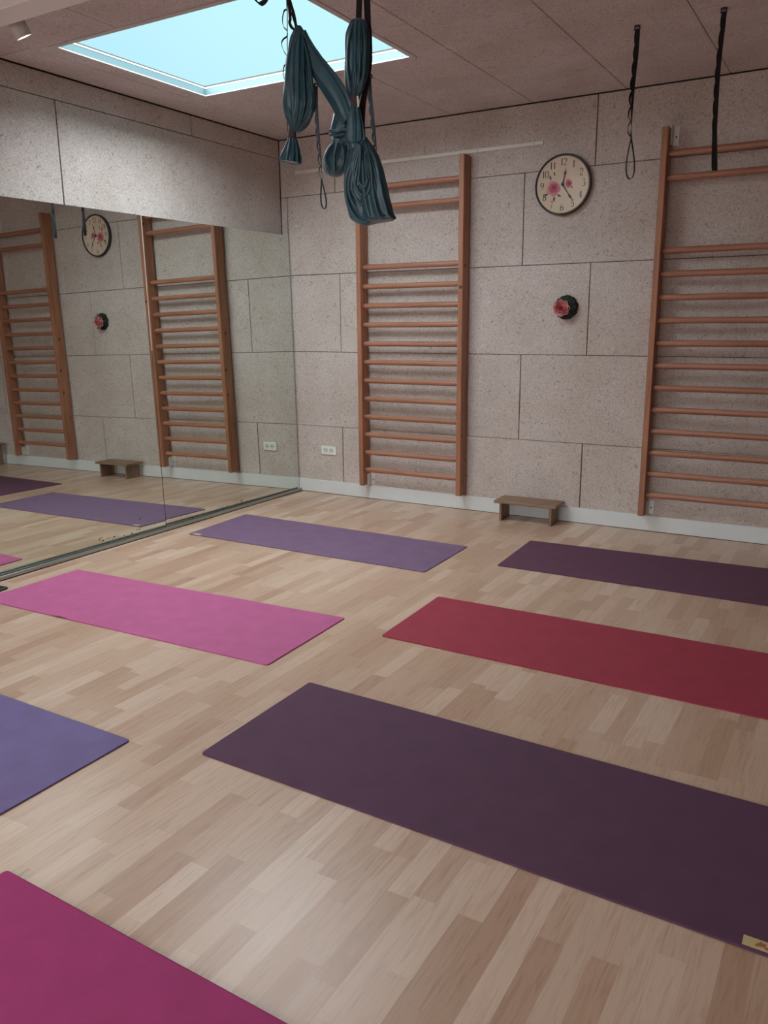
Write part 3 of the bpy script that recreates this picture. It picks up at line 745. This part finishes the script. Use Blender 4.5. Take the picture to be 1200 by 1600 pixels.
# ---------------------------------------------------------------- aerial hammock
HY = -2.72      # the hammock hangs in the plane y = HY
def at(px, py, y=HY):
    d = RT*((px-600)/FPX)-UP*((py-800)/FPX)+fwd; return CAM+d*((y-CAM.y)/d.y)
def ppm(px, py, y=HY): return FPX/((at(px, py, y)-CAM).dot(fwd))
hroot_loc = at(512, 0)
hammock = empty('aerial_hammock', (hroot_loc.x, HY, 2.3), 'teal fabric aerial yoga hammock knotted up into hanging bundles below the skylight', 'hammock')
def loft(ctrl, npleat, amp, seg=112, sub=8, depth=.7, phase=0., sharp=True, drift=1.2, yoff=0., rag=0.):
    """ctrl: (xl, yl, xr, yr[, amp factor]) left and right silhouette points down the bundle"""
    bm = bmesh.new(); C_ = smooth_pts([tuple(c) if len(c) == 5 else tuple(c)+(1,) for c in ctrl], sub); rings = []
    for s, (xl, yl, xr, yr, af) in enumerate(C_):
        A = at(xl, yl)+VIEW*yoff; B = at(xr, yr)+VIEW*yoff; c = (A+B)/2; e1 = (B-A)/2; a = e1.length; e1 = e1.normalized(); e2 = VIEW; ring = []
        for i in range(seg):
            th = 2*PI*i/seg; ph = npleat*th+phase+drift*math.sin(th*2+s*.05)+s*.02*drift
            w = math.cos(ph); w = (1-abs(math.sin(ph/2))*2) if sharp else w
            g = 1+amp*af*(w*.6-.35)+amp*af*.5*math.sin(3.0*th+phase+s*.06)*.6+amp*.35*noise.noise(Vector((math.cos(th)*1.5, math.sin(th)*1.5, s*.07+phase)))
            ring.append(bm.verts.new(c+e1*(a*g*math.cos(th))+e2*(a*depth*g*math.sin(th))))
        rings.append(ring)
    for A, B in zip(rings, rings[1:]):
        for i in range(seg):
            f = bm.faces.new((A[i], A[(i+1) % seg], B[(i+1) % seg], B[i])); f.smooth = True
    bm.faces.new(rings[0][::-1]); bm.faces.new(rings[-1]); return bm
def fold_loop(bm, pts, w, y_off):
    """a rounded fold of cloth lying on a bundle"""
    P_ = smooth_pts(pts, 8); path = [at(p[0], p[1])-VIEW*(y_off+(p[2] if len(p) > 2 else 0)) for p in P_]
    n = len(path); r = [w*(.35+.65*min(1, 6*i/n, 6*(n-1-i)/n)) for i in range(n)]; sweep(bm, path, r, 10)
# left bundle
bm = loft([(463, 40, 471, 41, .3), (457, 50, 476, 50, .6), (452, 62, 482, 62, .9), (449, 78, 484, 78), (447, 98, 486, 98), (445, 120, 488, 120), (444, 140, 491, 140), (443, 155, 494, 155), (444, 168, 494, 168),
           (446, 180, 490, 180), (449, 190, 484, 192), (452, 199, 474, 203), (452, 206, 465, 207, .5)], 13, .20, depth=.75, phase=.4)
for pts, w in (([(468, 50), (459, 90), (456, 130), (458, 165), (470, 190), (483, 176), (488, 150), (483, 115)], .0058), ([(470, 52), (464, 95), (463, 130), (466, 160), (473, 177), (480, 160), (481, 130), (476, 95)], .0050),
               ([(474, 60), (484, 100), (489, 140), (490, 165), (484, 188), (474, 198)], .0055), ([(460, 60), (451, 100), (449, 140), (452, 170), (459, 192)], .0055)):
    fold_loop(bm, pts, w, .030)
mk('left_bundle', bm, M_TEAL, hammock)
bm = loft([(451, 198, 465, 199), (450, 206, 463, 207), (449, 216, 463, 217)], 8, .06, seg=48, depth=.9)
mk('tie_band', bm, plain('brown_tie_band', (.045, .035, .035), .8), hammock)
bm = loft([(450, 214, 463, 215, .5), (447, 222, 465, 222), (443, 232, 468, 233), (438, 243, 470, 246), (435, 250, 471, 256), (437, 250, 469, 255)], 11, .22, depth=.7, phase=1.)
mk('fabric_tassel', bm, M_TEAL, hammock)
# diagonal sash to the right bundle
bm = loft([(464, 62, 478, 48, .5), (469, 82, 488, 68), (480, 104, 502, 88), (490, 122, 516, 105), (504, 145, 532, 125), (518, 168, 545, 146), (526, 184, 553, 166), (535, 195, 553, 180, .6)], 7, .16, depth=.45, phase=2., yoff=-.012)
mk('diagonal_sash', bm, M_TEAL, hammock)
# small drooping pouch in the middle
bm = loft([(521, 172, 545, 176, .5), (518, 182, 547, 184), (515, 195, 548, 197), (514, 205, 547, 207), (517, 209, 546, 210), (516, 216, 547, 217), (515, 224, 546, 226), (508, 230, 545, 233), (504, 238, 544, 241), (502, 250, 543, 252),
           (504, 262, 541, 263), (511, 270, 534, 271), (519, 274, 527, 274, .4)], 6, .13, depth=.8, phase=.9, yoff=.035)
[fold_loop(bm, q, .0055, .016) for q in ([(522, 224), (513, 236), (509, 250), (515, 266)], [(528, 224), (524, 240), (523, 256), (524, 270)], [(534, 225), (538, 240), (537, 256), (530, 269)])]; fold_loop(bm, [(514, 204), (525, 207), (538, 203), (545, 207)], .006, .012); fold_loop(bm, [(514, 211), (526, 213), (540, 210)], .005, .012)
mk('middle_pouch', bm, M_TEAL, hammock)
# right upper bundle
bm = loft([(555, 28, 565, 28, .3), (548, 31, 571, 31, .5), (544, 38, 574, 38, .8), (540, 50, 576, 50), (539, 65, 577, 65), (539, 85, 577, 85), (538.5, 105, 576, 105), (539, 122, 573, 122), (541, 138, 568, 138), (545, 150, 563, 151), (547, 158, 561, 158, .6)], 11, .17, depth=.75, phase=.2, yoff=.01)
for pts, w in (([(563, 36), (562, 60), (563, 100), (560, 140)], .0045), ([(552, 38), (545, 70), (544, 110), (549, 148)], .0045), ([(567, 38), (571, 70), (570, 110), (563, 148)], .005), ([(558, 34), (555, 70), (556, 120)], .004)):
    fold_loop(bm, pts, w, .026)
mk('right_bundle', bm, M_TEAL, hammock)
bm = loft([(546, 152, 562, 153), (547, 162, 560, 163), (546, 172, 561, 172)], 6, .06, seg=48, depth=.9, yoff=-.012)
mk('tie_band', bm, plain('dark_red_tie_band', (.07, .04, .045), .8), hammock)
bm = bmesh.new(); A = at(559.5, 155); 
q = [at(557.8, 155)-VIEW*.045, at(560.6, 155)-VIEW*.043, at(561.6, 172)-VIEW*.043, at(559.0, 172)-VIEW*.045]
f1 = [bm.verts.new(p) for p in q]; f2 = [bm.verts.new(p+VIEW*.001) for p in q]; bm.faces.new(f1); bm.faces.new(f2[::-1])
for i in range(4): bm.faces.new((f1[i], f1[(i+1) % 4], f2[(i+1) % 4], f2[i]))
tag(mk('care_label', bm, M_PLASTIC, hammock), 'small white care label')
# skirt of cloth under the tie
bm = loft([(547, 168, 561, 169, .5), (545, 176, 563, 176), (543, 190, 566, 190), (541, 205, 569, 205), (539, 217, 571, 218), (541, 225, 570, 222), (545, 226, 567, 223, .5)], 9, .24, depth=.6, phase=1.7, yoff=-.02)
mk('gathered_skirt', bm, M_TEAL, hammock)
# big right bag with its swirling folds
bm = loft([(548, 214, 573, 214, .4), (544, 224, 578, 222, .7), (542, 236, 586, 234), (540, 250, 592, 247), (538, 266, 597, 262), (537.5, 282, 601, 278), (538, 300, 605, 296), (540, 316, 609, 312), (543, 328, 614, 326), (547, 338, 618, 336, .8),
           (553, 345, 619, 343, .5), (561, 350, 590, 349, .5), (568, 353, 578, 352, .3)], 12, .15, depth=.62, phase=.6, yoff=.0)
for k in range(5):
    s = 1-k*.175; cx_ = 570-k*.3; bot = 349-k*13.5; wL = 29*s; wR = 22*s
    fold_loop(bm, [(561+k*.8, 226+k*1.5, -.012), (cx_-wL*.62, 250+k*3), (cx_-wL*.98, 285+k*2), (cx_-wL*.86, bot-28*s), (cx_-wL*.35, bot-5*s), (cx_+2, bot), (cx_+wR*.62, bot-10*s), (cx_+wR*.98, bot-38*s), (cx_+wR*.80, 275+k*2), (cx_+wR*.2, 235+k*2, -.012)], .0088-.0004*k, .032+.0045*k)
for pts in ([(575, 228), (590, 260), (600, 300), (606, 338)], [(572, 228), (584, 262), (594, 300), (598, 340)]): fold_loop(bm, pts, .006, .026)
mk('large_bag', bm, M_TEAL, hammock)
# puckered collar between skirt and bag
bm = loft([(546, 220, 570, 218), (543, 228, 574, 226), (545, 236, 573, 234)], 12, .22, seg=96, depth=.75, phase=.2, yoff=-.006)
mk('gathered_collar', bm, cloth('teal_nylon_shaded', (.016, .085, .11), (.010, .06, .085)), hammock)  # collar cloth in a slightly greyer teal

# straps that carry the hammock
def strap_line(pts, w, y=HY, yo=0., edge=False, t=.002):
    P_ = smooth_pts(pts, 8); return [at(p[0], p[1], y)+VIEW*yo for p in P_]
def carrying_strap(label, topx, strands):
    """strands: list of (pixel path from top to bottom, width, edge_on)"""
    p0 = at(topx, 0); e = empty('carrying_strap', (p0.x, HY, H), label, 'strap', 'straps carrying the teal hammock')
    bm = bmesh.new(); cyl(bm, (p0.x, HY, H), (p0.x, HY, H-.006), .02, .019, 18); cyl(bm, (p0.x-.018, HY, H-.02), (p0.x+.018, HY, H-.02), .004, n=8)
    box(bm, p0.x-.021, p0.x-.015, HY-.005, HY+.005, H-.024, H-.004); box(bm, p0.x+.015, p0.x+.021, HY-.005, HY+.005, H-.024, H-.004); mk('ceiling_hook', bm, M_BLACK, e)
    top = Vector((p0.x, HY, H-.02))
    for nm, pts, w, edge, yo in strands:
        P_ = strap_line(pts, w, yo=yo); P_ = [top+(P_[0]-top)*k for k in (0, .25, .5, .75)]+P_
        bm = bmesh.new(); ribbon(bm, P_, VIEW if edge else SIDE, w); mk(nm, bm, M_WEB, e)
    return e
carrying_strap('thin black daisy chain strap holding the left end of the teal hammock', 447, [
    ('main_webbing', [(446.5, 2), (446.6, 30), (446.6, 60), (446.6, 90), (446, 120), (446, 165), (447, 200)], .014, True, .05),
    ('pocket_webbing', [(446, 7), (441.5, 10), (439, 22), (440.5, 34), (446, 41), (446.4, 49), (440, 55), (437.5, 62), (441, 73), (446, 82), (446, 91), (441.5, 98), (440, 110), (443, 121), (446, 126), (445, 140), (441, 150), (442, 162), (446, 170)], .014, True, .05),
    ('sling_strand', [(449, 0), (452, 10), (457, 26), (462, 42)], .0045, False, 0),
    ('sling_strand', [(452.5, 0), (455.5, 10), (459.5, 24), (463, 44)], .011, False, 0),
    ('tucked_end', [(454, 32), (453, 37), (456, 44), (461, 48)], .011, False, -.01)])
carrying_strap('wide black webbing strap holding the right end of the teal hammock', 568, [
    ('sling_strand', [(561.5, 0), (561, 15), (560.3, 32)], .021, False, 0),
    ('main_webbing', [(574, 0), (574.5, 18), (575, 34), (576.5, 50), (576.5, 80), (574.5, 110), (571, 135), (567, 160), (565.5, 190), (567, 215)], .021, False, .03),
    ('pocket_webbing', [(573, 20), (574, 30), (576, 45), (577.3, 60), (577.5, 90), (573.5, 118), (569, 140), (564, 165), (563.5, 188), (566, 205)], .018, False, .045)])
# end loop of a short strap just dipping into the frame
p0 = at(407, -10); e = empty('strap_end_loop', (p0.x, HY, H), 'dark end loop dipping into the top of the photo in front of the skylight', 'strap')
bm = bmesh.new(); P_ = smooth_pts([(406, -60), (400, -30), (397.5, -8), (400, 1), (407, 6), (414, 1), (416.5, -8), (413, -30), (408, -60)], 8)
ribbon(bm, [at(q[0], q[1]) for q in P_], (VIEW+SIDE*.25).normalized(), .03, .0045); tq = at(407, -60); ribbon(bm, [tq, Vector((tq.x, HY, H-.002))], SIDE, .02); mk('loop_webbing', bm, M_WEB, e)

# ---------------------------------------------------------------- ceiling spotlights on the beam
def spotlight(x, y, z, axis, label, watts):
    e = empty('ceiling_spotlight', (x, y, H), label, 'spotlight', 'white ceiling spotlights')
    ax_ = Vector(axis).normalized(); end = Vector((x, y, z))
    bm = bmesh.new(); lathe(bm, [(.0001, -.15), (.034, -.15), (.038, -.145), (.038, -.002), (.0365, 0), (.034, -.002), (.034, -.012), (.0001, -.012)], end, ax_, 36, closed_ends=False)
    mk('lamp_housing', bm, plain('white_lamp_metal', (.50, .48, .46), .4), e)
    bm = bmesh.new(); lathe(bm, [(.0335, -.004), (.0001, -.004)], end, ax_, 32, closed_ends=False)
    m, t, b = nmat('lamp_lens'); b.inputs['Emission Color'].default_value = (1, .82, .62, 1); b.inputs['Emission Strength'].default_value = 14; b.inputs['Base Color'].default_value = (.9, .85, .8, 1)
    mk('glowing_lens', bm, m, e)
    mid = end-ax_*.09; bm = bmesh.new(); cyl(bm, mid, (mid.x, mid.y, H), .006, n=12); cyl(bm, (mid.x, mid.y, H-.012), (mid.x, mid.y, H), .03, n=24)
    mk('swivel_stem', bm, M_WHITE, e)
    L = bpy.data.lights.new('spot_bulb', 'SPOT'); L.energy = watts; L.color = (1, .72, .48); L.spot_size = math.radians(100); L.spot_blend = .8; L.shadow_soft_size = .03
    lo = bpy.data.objects.new('spot_bulb', L); COL.objects.link(lo); lo.parent = e
    M = Vector(ax_).to_track_quat('-Z', 'Y').to_matrix().to_4x4(); M.translation = end+ax_*.004-Vector(e.location); lo.matrix_local = M
    return e
_v = (Vector((.607, -2.80, 2.664))-CAM).normalized(); _a = RT*.48-UP*.88; _a = (_a-_v*_a.dot(_v)).normalized()-_v*.09
spotlight(.607, -2.80, 2.664, tuple(round(c, 3) for c in _a), 'white ceiling spotlight with warm glowing lens, beside the beam at the top left', LAMP_WATTS)
